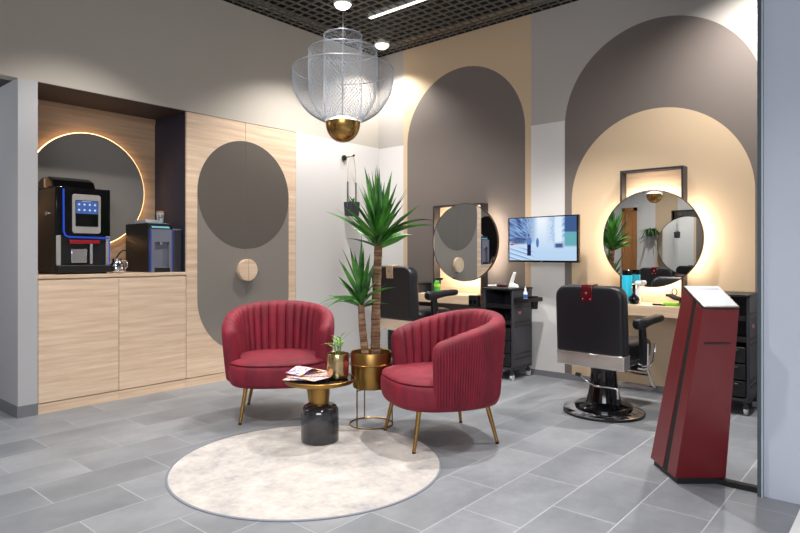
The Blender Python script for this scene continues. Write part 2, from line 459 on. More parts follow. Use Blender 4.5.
# ------------------------------------------------------------------ armchairs
def armchair():
    t = thing('tub_armchair', '', 'armchair')
    a, b, e = .405, .382, 2.5; ph0, ph1 = R(-30), R(210); N = 880
    def pl(ph):
        c, s = math.cos(ph), math.sin(ph)
        return Vector((a * math.copysign(abs(c) ** (2 / e), c), b * math.copysign(abs(s) ** (2 / e), s)))
    fine = [pl(ph0 + (ph1 - ph0) * i / 4000) for i in range(4001)]
    L = [0]
    for i in range(4000): L.append(L[-1] + (fine[i + 1] - fine[i]).length)
    T = L[-1]; cols = []; j = 0
    for i in range(N + 1):
        q = T * (.5 - .5 * math.cos(PI * i / N)) * .0 + T * i / N
        while j < 3999 and L[j + 1] < q: j += 1
        u = (q - L[j]) / max(1e-9, L[j + 1] - L[j]); p = fine[j].lerp(fine[j + 1], u)
        tn = (fine[min(j + 3, 4000)] - fine[max(j - 3, 0)]).normalized()
        cols.append((q, p, Vector((tn.y, -tn.x))))           # outward normal
    th = .082; zb = .25; rings = []
    for q, p, nrm in cols:
        s = q / T; zt = .645 + .165 * math.sin(PI * s) ** .85
        d = min(q, T - q); ee = 1 - min(1, d / .05); e_ = math.sqrt(max(.0004, 1 - ee * ee))
        rib = .0065 * (abs(math.sin(PI * s * 98)) ** .75)
        ch = .026 * (abs(math.sin(PI * s * 23)) ** .5)
        h = th * e_; mid = p - nrm * th / 2
        ring = []
        hz = zt - th / 2
        for k in range(11):
            u = k / 10; z = zb + (hz - zb) * u
            off = h / 2 + rib * (1 if 0 < k < 10 else .3)
            sc = .885 + .115 * u ** .75
            if k == 0: off -= .02 * e_
            if k == 0: sc *= .985
            P = (mid * sc) + nrm * off; ring.append((P.x, P.y, z + (.012 * 0)))
        for k in range(1, 8):
            w = PI * k / 8; P = mid + nrm * (h / 2 * math.cos(w)) - nrm * (ch * .5 * (k / 8) ** 2 * e_)
            ring.append((P.x, P.y, hz + h / 2 * math.sin(w) * (1 if e_ > .5 else e_ * 2)))
        for k in range(9):
            u = 1 - k / 8; z = .37 + (hz - .37) * u; sc = .93 + .07 * u ** .8
            P = mid * sc - nrm * (h / 2 + ch * e_ * (.6 + .4 * min(1, (1 - u) * 3))); ring.append((P.x, P.y, z))
        rings.append(ring)
    MB().loft(rings, cap=True, closed=True).build('backrest', velvet, t, ang=60)
    def lay(prof, name):
        rg = []
        for z, s, dome in prof:
            ring = [(x_ * s, y_ * s - .004, z) for x_, y_ in seld(.388, .384, 96, 2.7)]
            rg.append(ring)
        MB().loft(rg).build(name, velvet, t, ang=50)
    lay([(.248, .82, 0), (.252, .88, 0), (.27, .91, 0), (.29, .925, 0), (.33, .935, 0), (.37, .935, 0), (.392, .925, 0), (.400, .905, 0), (.402, .87, 0)], 'seat_base')
    rg = []
    for z, s in [(.400, .87), (.404, .908), (.411, .918), (.419, .905), (.426, .86), (.433, .75), (.438, .5), (.440, .2)]:
        rg.append([(x_ * s, y_ * s - .004, z) for x_, y_ in seld(.388, .384, 96, 2.7)])
    MB().loft(rg).build('seat_cushion', velvet, t, ang=50)
    for sx in (-1, 1):
        for fy, ty, tx in ((-.285, -.235, .215), (.275, .225, .20)):
            fx = .25
            l = MB().tube([(sx * tx, ty, .255), (sx * fx, fy, .012)], [.016, .0105], 16).build('leg', brass, t)
            MB().tube([(sx * fx, fy, .013), (sx * (fx + .001), fy * 1.004, .0)], [.0115, .0115], 14).build('foot_cap', black, l)
    return t
ac = armchair()
ac.location = (1.297, 2.835, 0); ac.rotation_euler.z = R(-41.4 + 90)
tag(ac, 'crimson velvet tub armchair behind the side table, turned to face the camera', 'armchair', 'crimson velvet tub armchairs')
bc = copy_tree(ac); bc.location = (2.567, 3.129, 0); bc.rotation_euler.z = R(-118.4 + 90)
tag(bc, 'crimson velvet tub armchair right of the side table, its ribbed outer side in view')

# ------------------------------------------------------------------ rug
t = thing('round_rug', 'round mottled pale grey rug on the tiles under the side table', 'rug', (2.291, 2.256, 0))
MB().lathe([(.740, .0005), (.740, .005), (.0, .0055)], 128).build('pile', rug_m, t)
MB().lathe([(.7405, .0005), (.752, .0005), (.753, .003), (.750, .0055), (.7405, .0058)], 128, cap=False).build('edge_binding', Mat('grey_binding', (120, 124, 134), .9), t)

# ------------------------------------------------------------------ side table
t = thing('side_table', 'round side table with black top, brass neck and smoky glass base', 'side table', (2.042, 2.569, .0062))
MB().lathe([(.112, 0), (.118, .006), (.119, .02), (.119, .17), (.115, .2), (.10, .222), (.078, .232), (.055, .234)], 48).build('glass_base', smoke, t)
MB().lathe([(.056, .234), (.058, .26), (.062, .30), (.064, .36)], 40).build('neck', brass2, t)
p = MB().lathe([(.05, .36), (.19, .362), (.216, .37), (.221, .378), (.221, .392), (.218, .395), (.214, .390)], 72, cap=True).build('tabletop', brass2, t)
MB().lathe([(.0, .3915), (.2135, .3915), (.2138, .390)], 72, cap=False).build('top_inlay', gloss, p)
ZT = .0062 + .3935

# leaflets on the table
def print_mat(i, cols, sc):
    m = Mat('printed_leaflet_%d' % i, (240, 240, 240), .45); m.coord()
    n = m.noise(sc, 2., vec=m.vec); n2 = m.noise(sc * 1.7, 1.)
    k = m.mix(((n - .555) * 40.).clamp(), (222, 222, 226), cols[0])
    k = m.mix(((n2 - .58) * 40.).clamp(), k, cols[1])
    k = m.mix(((n.inv() - .59) * 40.).clamp(), k, cols[2]); m.base(k); return m
cam_r = Vector((math.cos(R(40.5)), math.sin(R(40.5)))); cam_f = Vector((-math.sin(R(40.5)), math.cos(R(40.5))))
lf = [((-.10, -.03), -10, 'white leaflet with yellow print, lowest in the fan on the side table', [(240, 190, 60), (230, 120, 120), (90, 100, 160)]),
      ((-.085, .0), 25, 'white leaflet with pink print in the fan on the side table', [(235, 120, 150), (240, 190, 70), (235, 160, 170)]),
      ((-.06, -.05), -35, 'white leaflet with red print near the front rim of the side table', [(220, 60, 80), (240, 160, 60), (120, 130, 190)]),
      ((-.04, .02), 8, 'white leaflet with orange print beside the small gold pot', [(240, 150, 50), (225, 80, 110), (110, 120, 190)]),
      ((-.095, .055), 48, 'topmost creased white leaflet standing up at the back of the fan', [(70, 80, 170), (235, 130, 150), (240, 200, 80)])]
for i, ((r_, f_), rz, lab, cols) in enumerate(lf):
    mb = MB(); top = i == 4; n = 10; vs = []; w, h = .15, .215
    rows = 7
    for jj in range(rows + 1):
        for ii in range(n + 1):
            u = ii / n - .5; v = jj / rows - .5
            zz = .0016 * (1.5 + math.sin(u * 5 + i))
            if top: zz = .004 + .034 * max(0, 1 - abs(u + .05) * 2.4)
            vs.append((u * h, v * w, zz))
    n1_ = (n + 1) * (rows + 1); vs += [(a_, b_, c_ + .0012) for a_, b_, c_ in vs]; fs = []
    for jj in range(rows):
        for ii in range(n):
            q = jj * (n + 1) + ii
            fs.append((q, q + n + 1, q + n + 2, q + 1)); fs.append((q + n1_, q + 1 + n1_, q + n + 2 + n1_, q + n + 1 + n1_))
    mb.add(vs, fs)
    pos = Vector((2.042, 2.569)) + cam_r * r_ + cam_f * f_
    o = mb.build('leaflet', print_mat(i, cols, 26 + 5 * i), None, loc=(pos.x, pos.y, ZT + .0006 + .0055 * i), fix=False)
    o.rotation_euler.z = R(40.5 + rz)
    tag(o, lab, 'leaflet', 'leaflets fanned on the side table')

# ------------------------------------------------------------------ plants
def leaf(mb, base, d, L, w, droop, fold=.25, seg=9, roll=0.):
    d = Vector(d).normalized(); base = Vector(base)
    up = Vector((0, 0, 1)); side = d.cross(up)
    if side.length < .05: side = Vector((1, 0, 0))
    side.normalize(); vs = []; fs = []
    if roll: side = (side * math.cos(roll) + side.cross(d) * math.sin(roll)).normalized()
    for i in range(seg + 1):
        t_ = i / seg
        p = base + d * (L * t_) - up * (droop * L * t_ * t_)
        ww = w * (.42 + 2.1 * t_ * (1 - t_)) * (1 - t_ ** 2.6)
        nn = side.cross(d).normalized()
        for q in (-1, 0, 1): vs.append(p + side * (q * ww / 2) + nn * (fold * ww * .5 * abs(q)))
    for i in range(seg):
        for q in range(2): fs.append((i * 3 + q, i * 3 + q + 1, i * 3 + q + 4, i * 3 + q + 3))
    mb.add(vs, fs)
def yucca_crown(c, n, L, w, seed, extra=(), zr=.11):
    rd = random.Random(seed); mb = MB(); c = Vector(c)
    for i in range(n):
        f = i / n; az = i * 2.39996 + rd.uniform(-.35, .35)
        el = R(88 - 64 * f ** 1.15 + rd.uniform(-10, 10))
        d = (math.cos(az) * math.cos(el), math.sin(az) * math.cos(el), math.sin(el))
        ln = L * (1.0 - .45 * f) * rd.uniform(.8, 1.06)
        leaf(mb, c + Vector((d[0] * .012, d[1] * .012, zr * (1 - f))), d, ln, w * rd.uniform(.85, 1.1), .06 + .26 * f * rd.random(), roll=rd.uniform(-1.1, 1.1))
    for d, ln, dr in extra: leaf(mb, c + Vector((0, 0, .05)), d, ln, w * .75, dr, roll=.9)
    return mb
def cf(r_, f_, z_): v = cam_r * r_ + cam_f * f_; return Vector((v.x, v.y, z_))
PX, PY = 2.027, 3.056
t = thing('plant_stand', 'thin brass ring stand carrying the big brass yucca pot', 'plant stand', (PX, PY, 0))
ring = lambda r_, z_, n=64: [(r_ * math.cos(2 * PI * i / n), r_ * math.sin(2 * PI * i / n), z_) for i in range(n)]
MB().tube(ring(.15, .006), .0055, 8, closed=True).build('floor_ring', brass2, t)
MB().tube(ring(.148, .425), .005, 8, closed=True).build('holder_ring', brass2, t)
for r_, f_ in ((-.09, -.119), (-.055, .139), (.147, -.02)):
    p = cf(r_, f_, 0); MB().tube([(p.x, p.y, .006), (p.x * .985, p.y * .985, .425)], .0045, 8).build('rod', brass2, t)
MB().tube([cf(-.09, -.119, .255), cf(-.02, 0, .25), cf(.147, -.02, .255)], .004, 6).tube([cf(-.055, .139, .255), cf(-.02, 0, .25)], .004, 6).build('pot_support', brass2, t)
t = thing('potted_yucca', 'tall two-stemmed yucca plant in a brass pot between the armchairs', 'plant', (PX, PY, 0))
pot = MB().lathe([(.115, .258), (.125, .262), (.132, .29), (.139, .36), (.141, .502), (.139, .506), (.133, .503), (.131, .46), (.0, .46)], 56).build('pot', brass2, t)
MB().lathe([(.0, .478), (.131, .470)], 40, cap=False).build('soil', soil, pot)
def trunk(pts, r0, r1):
    P = [Vector(p) for p in pts]; Q = []
    for j in range(len(P) - 1):
        for s_ in range(14): Q.append(P[j].lerp(P[j + 1], s_ / 14))
    Q.append(P[-1]); n = len(Q)
    return MB().tube(Q, [(r0 + (r1 - r0) * i / n) * (1 + .05 * ((i * 7919) % 5 - 2) / 2) for i in range(n)], 18).build('trunk', bark, t, ang=80)
trunk([cf(.028, .0, .46), cf(.033, .0, .8), cf(.050, .0, 1.25)], .034, .027)
trunk([cf(-.036, -.03, .46), cf(-.058, -.03, .66), cf(-.068, -.03, .83)], .027, .022)
yucca_crown(cf(.050, 0, 1.22), 66, .535, .048, 3,
            [(cf(.75, .1, .70), .55, .42), (cf(.80, -.1, .55), .50, .36), (cf(-.8, .1, .62), .48, .17), (cf(.7, -.2, .7), .42, .1)]).build('upper_crown', leaf_m, t, ang=180, fix=False)
yucca_crown(cf(-.068, -.03, .81), 38, .42, .040, 11,
            [(cf(-.85, -.1, .35), .34, .5), (cf(-.7, -.3, .3), .30, .6), (cf(.8, -.2, .6), .32, .3)]).build('lower_crown', leaf_m, t, ang=180, fix=False)
# small potted plant
p2 = Vector((2.042, 2.569)) + cam_r * .113 + cam_f * .0
t = thing('small_potted_plant', 'little palm seedling in a shiny gold pot on the side table', 'plant', (p2.x, p2.y, ZT + .0005))
pt_ = MB().lathe([(.058, 0), (.064, .005), (.068, .03), (.070, .10), (.069, .152), (.067, .156), (.063, .153), (.062, .13), (.0, .13)], 44).build('pot', goldpot, t)
MB().lathe([(0, .137), (.0625, .134)], 30, cap=False).build('soil', soil, pt_)
mb = MB(); rd = random.Random(5)
for q, (r_, f_, lz) in enumerate(((0, 0, .10), (.012, .01, .13), (-.014, .008, .09), (.004, -.014, .11))):
    b0 = cf(r_, f_, .13); mb.tube([b0, b0 + cf(r_ * .5, f_ * .5, lz)], [.005, .003], 8)
    for w_ in range(4):
        az = q * 1.7 + w_ * 1.57; leaf(mb, b0 + cf(r_ * .5, f_ * .5, lz * (.5 + .16 * w_)), (math.cos(az) * .7, math.sin(az) * .7, .75), .085, .016, .4)
leaf(mb, cf(.01, 0, .22), cf(.7, 0, .8), .16, .018, .2); leaf(mb, cf(-.01, 0, .21), cf(-.95, 0, .25), .11, .016, .3)
leaf(mb, cf(-.01, 0, .22), cf(-.5, 0, .9), .07, .016, .6)
mb.build('foliage', leaf_l, t, ang=180, fix=False)

# wall hook and hanging planter on the white wall panel
t = thing('wall_hook', 'small black round wall hook on the white wall above the hanging planter', 'hook', (0, 4.76, 2.26))
MB().lathe([(.032, .0005), (.032, .02), (.028, .024)], 28, mtx=my).build('disc', black, t)
MB().tube([(.02, 0, 0), (.16, .0, .012)], .006, 10).lathe([(.012, 0), (.012, .012)], 16, c=(.155, 0, .012), mtx=my).build('peg', black, t)
t = thing('hanging_planter', 'dark grey planter hanging on straps from the hook, behind the yucca', 'planter', (.13, 4.76, 0))
MB().lathe([(.075, 1.60), (.082, 1.605), (.09, 1.75), (.09, 1.76), (.083, 1.755), (.078, 1.66), (0, 1.66)], 4, mtx=Matrix.Rotation(R(45), 4, 'Z')).build('pot', Mat('slate_pot', (52, 54, 64), .6), t, bevel=.006)
for sg in (-1, 1):
    s = MB().tube([(0, sg * .002, 2.277), (0, sg * .03, 2.26), (0, sg * .06, 2.12), (0, sg * .064, 1.98)], .005, 8).build('cord', Mat('tan_cord', (206, 190, 160), .8), t)
    B(-.002, .002, sg * .064 - .011, sg * .064 + .011, 1.70, 1.98).build('strap', Mat('grey_strap', (92, 94, 100), .7), s)
mb = MB(); rd = random.Random(9)
for i in range(26):
    az = rd.uniform(0, 6.28); leaf(mb, (0, 0, 1.70), (math.cos(az) * rd.uniform(.2, .9), math.sin(az) * rd.uniform(.2, .9), 1), rd.uniform(.10, .19), .022, rd.uniform(.2, .9))
mb.build('foliage', leaf_m, t, ang=180, fix=False)

# ------------------------------------------------------------------ pendant lamp
t = thing('pendant_lamp', 'pendant lamp of three nested wire mesh baskets over a brass bowl', 'pendant lamp', (2.365, 2.457, 0))
def basket(prof, nn, name, part, wire=.0019):
    # prof: list of (r, z) resampled; diamond mesh
    ar = [0]
    for i in range(len(prof) - 1): ar.append(ar[-1] + math.dist(prof[i], prof[i + 1]))
    rows = max(6, int(ar[-1] / .0125)); pts = []
    for k_ in range(rows + 1):
        q = ar[-1] * k_ / rows; i = 0
        while i < len(ar) - 2 and ar[i + 1] < q: i += 1
        u = (q - ar[i]) / (ar[i + 1] - ar[i]); pts.append((prof[i][0] + (prof[i + 1][0] - prof[i][0]) * u, prof[i][1] + (prof[i + 1][1] - prof[i][1]) * u))
    vs = []; fs = []
    for j, (r_, z_) in enumerate(pts):
        for i in range(nn):
            a_ = 2 * PI * (i + .5 * (j % 2)) / nn; vs.append((r_ * math.cos(a_), r_ * math.sin(a_), z_))
    for j in range(rows - 1):
        for i in range(nn):
            if j % 2 == 0: f_ = (j * nn + i, (j + 1) * nn + i, (j + 2) * nn + i, (j + 1) * nn + (i - 1) % nn)
            else: f_ = (j * nn + i, (j + 1) * nn + (i + 1) % nn, (j + 2) * nn + i, (j + 1) * nn + i)
            fs.append(f_)
    o = MB().add(vs, fs).build(name, wire_m, part, ang=180, fix=False)
    w = o.modifiers.new('wire', 'WIREFRAME'); w.thickness = wire; w.use_even_offset = False
    r0 = MB().tube(ring(prof[0][0], prof[0][1], 72), .0028, 6, closed=True)
    return o, r0
def smooth_prof(p, n=8):
    out = []
    for j in range(len(p) - 1):
        p0, p1, p2, p3 = [Vector(p[q]) for q in (max(j - 1, 0), j, j + 1, min(j + 2, len(p) - 1))]
        for s_ in range(n):
            u = s_ / n; v = .5 * ((2 * p1) + (p2 - p0) * u + (2 * p0 - 5 * p1 + 4 * p2 - p3) * u * u + (3 * p1 - p0 - 3 * p2 + p3) * u ** 3)
            out.append((v.x, v.y))
    out.append(tuple(p[-1])); return out
o1, r1 = basket(smooth_prof([(.292, 2.25), (.290, 2.18), (.272, 2.105), (.212, 2.015), (.14, 1.965), (.1, 1.955)]), 80, 'outer_basket', t)
r1.build('rim', wire_m, o1)
o2, r2 = basket(smooth_prof([(.199, 2.36), (.200, 2.19), (.193, 2.10), (.158, 2.02), (.11, 1.965), (.098, 1.957)]), 56, 'middle_basket', t)
r2.build('rim', wire_m, o2)
o3, r3 = basket(smooth_prof([(.111, 2.45), (.111, 2.3), (.111, 2.1), (.104, 1.97)]), 32, 'inner_basket', t)
r3.build('rim', wire_m, o3)
mb = MB()
for i in range(4):
    a_ = R(45 + 90 * i); ca, sa = math.cos(a_), math.sin(a_)
    for pr in ([(.292, 2.25), (.290, 2.18), (.272, 2.105), (.212, 2.015), (.14, 1.965), (.1, 1.955)],):
        mb.tube([(q * ca, q * sa, z_) for q, z_ in smooth_prof(pr, 4)], .0018, 6)
mb.build('basket_ribs', wire_m, t)
MB().tube([(0, 0, 1.95), (0, 0, 2.52)], .005, 10).tube([(0, 0, 2.5), (.111, 0, 2.45)], .0015, 6).tube([(0, 0, 2.5), (-.055, .096, 2.45)], .0015, 6).tube([(0, 0, 2.5), (-.055, -.096, 2.45)], .0015, 6).build('stem', steel, t)
MB().tube([(0, 0, 2.52), (0, 0, ZC - .001)], .0025, 8).build('cord', steel, t)
bw = MB().lathe([(.0, 1.829)] + [(.1 * math.sin(R(q)), 1.940 - .111 * math.cos(R(q))) for q in range(8, 91, 6)] + [(.1, 1.946), (.096, 1.946), (.092, 1.936)], 56, cap=False).build('bowl', brass, t)
MB().lathe([(.0, 1.982), (.04, 1.978), (.07, 1.966), (.0945, 1.942)], 48, cap=False).build('diffuser', emis('bowl_diffuser', (255, 246, 232), 3.), t)

# ------------------------------------------------------------------ ceiling lights
SP = [(.337, 5.03, 'corner ceiling spotlight right of the mesh pendant lamp, lit'), (.80, 3.97, 'ceiling spotlight above the mesh pendant lamp, cut by the top of the photo'),
      ]
for x_, y_, lab in SP:
    t = thing('ceiling_spotlight', lab, 'spotlight', (x_, y_, ZC - .012), 0, 'round spotlights in the grid ceiling')
    MB().lathe([(.078, -.004), (.084, -.002), (.085, .006), (.085, .05), (.07, .05), (.07, .0)], 36, cap=False).build('housing', white_p, t)
    MB().lathe([(.0, -.044), (.04, -.039), (.064, -.024), (.077, -.003)], 36, cap=False).build('lens', spot_lens, t)
t = thing('linear_light', 'long thin white light bar recessed in the grid ceiling', 'ceiling light', (1.45, 4.40, ZC - .004))
B(-.71, 1.0, -.024, .024, .004, .05).build('housing', white_p, t)
B(-.705, .995, -.02, .02, .0, .0035).build('diffuser', tube_lens, t)

# ------------------------------------------------------------------ mirror stations
mx = Matrix.Rotation(R(90), 4, 'X')      # disc axis -> -Y
def station(fx0, fx1, ft, sx0, sx1, mcx, mcz, labs, wood, grp):
    zs = .765
    t = thing('wall_frame', labs[0], 'frame', ((fx0 + fx1) / 2, YW, zs), 0, 'black wall frames behind the round mirrors')
    w = (fx1 - fx0) / 2; h = ft - zs; b = .016; dp = -.12
    B(-w, -w + b, dp, -.001, .001, h).build('side_board', frame_m, t)
    B(w - b, w, dp, -.001, .001, h).build('side_board', frame_m, t)
    B(-w + b, w - b, dp, -.001, h - b, h).build('top_board', frame_m, t)
    if wood: B(-w + b, w - b, -.012, -.001, .001, h - b).build('back_panel', oak_x, t)
    o = B(sx0 - (sx0 + sx1) / 2, sx1 - (sx0 + sx1) / 2, -.34, -.0125, -.09, 0).build('styling_shelf', oak_x, None, bevel=.003, loc=((sx0 + sx1) / 2, YW, zs))
    tag(o, labs[1], 'shelf', 'oak styling shelves')
    t = thing('round_mirror', labs[2], 'mirror', (mcx, YW, mcz), 0, 'round backlit mirrors')
    MB().lathe([(.0, .141), (.401, .141)], 120, mtx=mx, cap=False).build('glass', mirror_m, t)
    MB().lathe([(.4012, .118), (.408, .118), (.408, .144), (.4012, .144)], 120, mtx=mx, cap=False).lathe([(0, .118), (.4, .118)], 90, mtx=mx, cap=False).build('rim', Mat('dark_bronze', (92, 74, 60), .35, .7), t)
    MB().lathe([(.355, .100), (.385, .100), (.385, .117), (.355, .117)], 120, mtx=mx, cap=False).build('light_ring', led, t)
    MB().lathe([(.12, .013), (.12, .117)], 40, mtx=mx).build('mount', black, t)
station(.905, 1.530, 1.702, .85, 1.575, 1.327, 1.301,
        ('square black box frame with oak back behind the left mirror', 'pale oak styling shelf behind the left barber chair',
         'round backlit mirror left of the television, reflecting the wardrobe'), True, 0)
station(2.946, 3.462, 1.901, 2.85, 3.50, 3.212, 1.308,
        ('narrow black box frame behind the right mirror', 'pale oak styling shelf behind the right barber chair',
         'round backlit mirror right of the television, reflecting the yucca'), True, 0)

# ------------------------------------------------------------------ television
t = thing('wall_television', 'flat wall television showing a blue city street between the mirrors', 'television', (2.245, 5.155, 1.318), R(-7.5))
B(-.388, .388, -.012, .02, -.216, .214).build('casing', gloss, t, bevel=.004)
sm = Mat('street_video', (0, 0, 0), .3, Specular_IOR_Level=.15)
x, y, z = sm.coord(); u = x / .73 + .5; v = z / .405 + .5
def ss(a, b, e): return ((e - a) * (1. / (b - a))).clamp()
vx, vy = .47, .42
dl = (u * -1. + vx).mx(.02); dr = (u - vx).mx(.02)
sl_ = (v - vy) / dl; sr_ = (v - vy) / dr
nl = sm.noise(1., 3., vec=sm.combine(sl_ * 7., (u * 0. + 1.) / dl * .8, 0.)); nr = sm.noise(1., 3., vec=sm.combine(sr_ * 6., (u * 0. + 1.) / dr * .8, 3.))
n = sm.noise(5., 3., vec=sm.combine(u * .8, v * 5., 0.))
k = sm.mix(ss(.2, .9, v), (186, 214, 242), (238, 246, 255))
cl = sm.mix(ss(.38, .62, nl), (58, 84, 142), (150, 184, 228)); cl = sm.mix(ss(.22, .0, dl), cl, (196, 220, 246))
cr = sm.mix(ss(.38, .62, nr), (104, 146, 204), (200, 224, 250)); cr = sm.mix(ss(.30, .0, dr), cr, (214, 232, 250))
k = sm.mix(ss(.30, .36, sl_ * -1. + 0.) * 0. + ss(-.06, .06, v - vy + (n - .5) * .1) * ss(.46, .38, u), k, cl)
k = sm.mix(ss(-.06, .06, v - vy + (n - .5) * .1) * ss(.54, .66, u), k, cr)
k = sm.mix(ss(.68, .71, u) * ss(.82, .79, u) * ss(.36, .46, v), k, (222, 238, 252))
k = sm.mix(ss(.83, .85, u) * ss(.66, .64, v) * ss(.30, .36, v), k, (104, 172, 184))
k = sm.mix(ss(.83, .85, u) * ss(.64, .66, v), k, (64, 92, 140))
k = sm.mix(ss(.68, .72, u) * ss(.84, .80, u) * ss(.28, .32, v) * ss(.42, .38, v), k, (66, 92, 148))
k = sm.mix(ss(.02, .08, u) * ss(.30, .22, u) * ss(.38, .42, v) * ss(.58, .52, v) * .8, k, (56, 76, 124))
st_ = ((u + v * 2.1) * 4.6).fract()
k = sm.mix(ss(.34, .26, v) * ss(.42, .26, u) * ss(.55, .75, st_) * .8, k, (112, 154, 212))
k = sm.mix(ss(.34, .26, v) * ss(.42, .26, u) * ss(.25, .05, st_) * .8, k, (246, 250, 255))
def ell(cx, cy, a_, b_): return (((u - cx) / a_)._m('POWER', 2.) + ((v - cy) / b_)._m('POWER', 2.)).lt(1.)
k = sm.mix(ell(.31, .45, .04, .11), k, (92, 130, 190)); k = sm.mix(ell(.305, .60, .018, .035), k, (92, 96, 130))
k = sm.mix((u - .31).absv().lt(.030) * (v - .25).absv().lt(.13), k, (24, 40, 84))
k = sm.mix(ell(.44, .42, .022, .11), k, (84, 124, 190)); k = sm.mix(ell(.035, .39, .03, .022), k, (210, 40, 100))
sm.nt.links.new(k, sm.b.inputs['Emission Color']); sm.b.inputs['Emission Strength'].default_value = 1.0
B(-.370, .370, -.0135, -.0122, -.198, .204).build('screen', sm, t)
B(-.012, .012, -.0135, -.0122, -.209, -.203).build('badge', steel, t)
mt = Matrix.Rotation(R(7.5), 4, 'Z')
B(-.06, .06, .02, .04, -.06, .06).box(-.02, .02, .04, .165, -.02, .02, mtx=mt).box(-.09, .09, .168, .19, -.09, .09, mtx=mt).build('wall_bracket', black, t)

# ------------------------------------------------------------------ trolleys
def trolley(name_loc, label):
    t = thing('salon_trolley', label, 'trolley', name_loc, 0, 'black salon trolleys')
    # local: x from -.32 (left) to 0, y 0..+.33, open front faces -y
    w, d, h = .32, .37, .86
    mb = B(-w, -w + .02, .0, d, .11, h - .02).box(-.02, 0, 0, d, .11, h - .02).box(-w + .02, -.02, d - .012, d, .11, h - .02)
    mb.box(-w, 0, 0, d, .10, .125).build('body', black2, t, bevel=.004)
    B(-w - .006, .006, -.012, d + .004, h - .022, h).build('top_tray', black, t, bevel=.006)
    for i, z0 in enumerate((.135, .255, .375, .52, .67)):
        z1 = (.245, .365, .485, .64, .80)[i]
        if i < 3:
            dr = B(-w + .024, -.024, -.006, d - .02, z0, z1).build('drawer', black, t, bevel=.004)
            B(-w + .07, -.07, -.016, -.006, z1 - .03, z1 - .016).build('handle', black2, dr, bevel=.003)
        else:
            B(-w + .022, -.022, .004, d - .02, z0, z0 + .012).box(-w + .022, -.022, .004, .012, z0 + .012, z0 + .04).build('shelf_tray', black, t)
    for z0 in (.20, .24, .50, .54, .68, .72):
        B(-.0005, .004, .04, d - .03, z0 - .006, z0 + .006).build('side_groove', black, t)
    B(0, .004, .10, .15, .615, .64).build('side_label', Mat('pink_label', (214, 140, 140), .5), t)
    for sx in (-w + .03, -.03):
        for sy in (.03, d - .03):
            c_ = MB().tube([(sx, sy, .10), (sx, sy, .07)], .012, 12).box(sx - .014, sx + .014, sy - .012, sy + .02, .045, .075).build('castor', black2, t)
            MB().tube([(sx - .012, sy + .012, .028), (sx + .012, sy + .012, .028)], .0275, n=22).build('wheel', Mat('pale_grey_rubber', (196, 198, 202), .5), c_)
    return t
tr = trolley((2.062, 4.93, 0), 'black wheeled salon trolley under the television')
B(.004, .15, .02, .30, .735, .75).box(.004, .014, .02, .30, .75, .775).box(.14, .15, .02, .30, .75, .77).box(.014, .14, .02, .03, .75, .77).box(.014, .14, .29, .30, .75, .77).build('side_tray', black, tr, bevel=.002)
MB().lathe([(.03, .66), (.035, .735), (.038, .78), (.033, .78), (.03, .74)], 18, c=(.095, .24, 0)).build('tool_holder', black, tr)
tr2 = copy_tree(tr)
for ch in list(tr2.children):
    if ch.name.startswith(('side_tray', 'tool_holder')): bpy.data.objects.remove(ch)
tr2.location = (3.985, 4.965, 0); tr2.scale = (1, 1, 1.03)
tag(tr2, 'black wheeled salon trolley half hidden behind the red kiosk')
tr3 = copy_tree(tr2); tr3.location = (.80, 4.965, 0); tr3.scale = (1, 1, 1)
tag(tr3, 'black wheeled salon trolley glimpsed between the yucca stems behind the left barber chair')
# items on the trolley
t = thing('hair_clipper', 'white hair clipper standing in its holder on the salon trolley top', 'hair clipper', (2.00, 5.05, .8605))
MB().hexa([(-.05, -.025, 0), (.05, -.025, 0), (.05, .025, 0), (-.05, .025, 0)], [(-.02, -.02, .05), (.04, -.02, .03), (.04, .02, .03), (-.02, .02, .05)]).build('holder', white_p, t, bevel=.006)
MB().tube([(-.03, 0, .02), (-.005, 0, .09), (.015, 0, .145)], [.019, .018, .014], 14).build('grip', white_p, t)
t = thing('spray_flask', 'small clear bottle with white cap in the side tray of the trolley', 'bottle', (2.155, 5.0, .7505))
MB().lathe([(.018, 0), (.02, .006), (.02, .07), (.012, .085), (.009, .09)], 22).build('bottle_body', Mat('pale_blue_plastic', (214, 222, 232), .25), t)
MB().lathe([(.0195, .02), (.0204, .021), (.0204, .055), (.0195, .056)], 22, cap=False).build('label_band', Mat('blue_label', (60, 100, 180), .5), t)
MB().lathe([(.009, .09), (.009, .11), (.004, .116), (.004, .13), (0, .13)], 16).build('cap', white_p, t)
t = thing('hair_brush', 'dark red handled brush lying on the salon trolley top', 'brush', (1.80, 5.08, .8605), R(15))
MB().tube([(-.09, 0, .012), (-.03, 0, .012), (.0, 0, .014)], [.007, .009, .011], 12).build('handle', white_p, t)
MB().tube([(0, 0, .016), (.02, 0, .018), (.08, 0, .018), (.10, 0, .016)], [.012, .0175, .0175, .01], 14).build('bristle_head', Mat('dark_red_plastic', (70, 24, 26), .4), t)

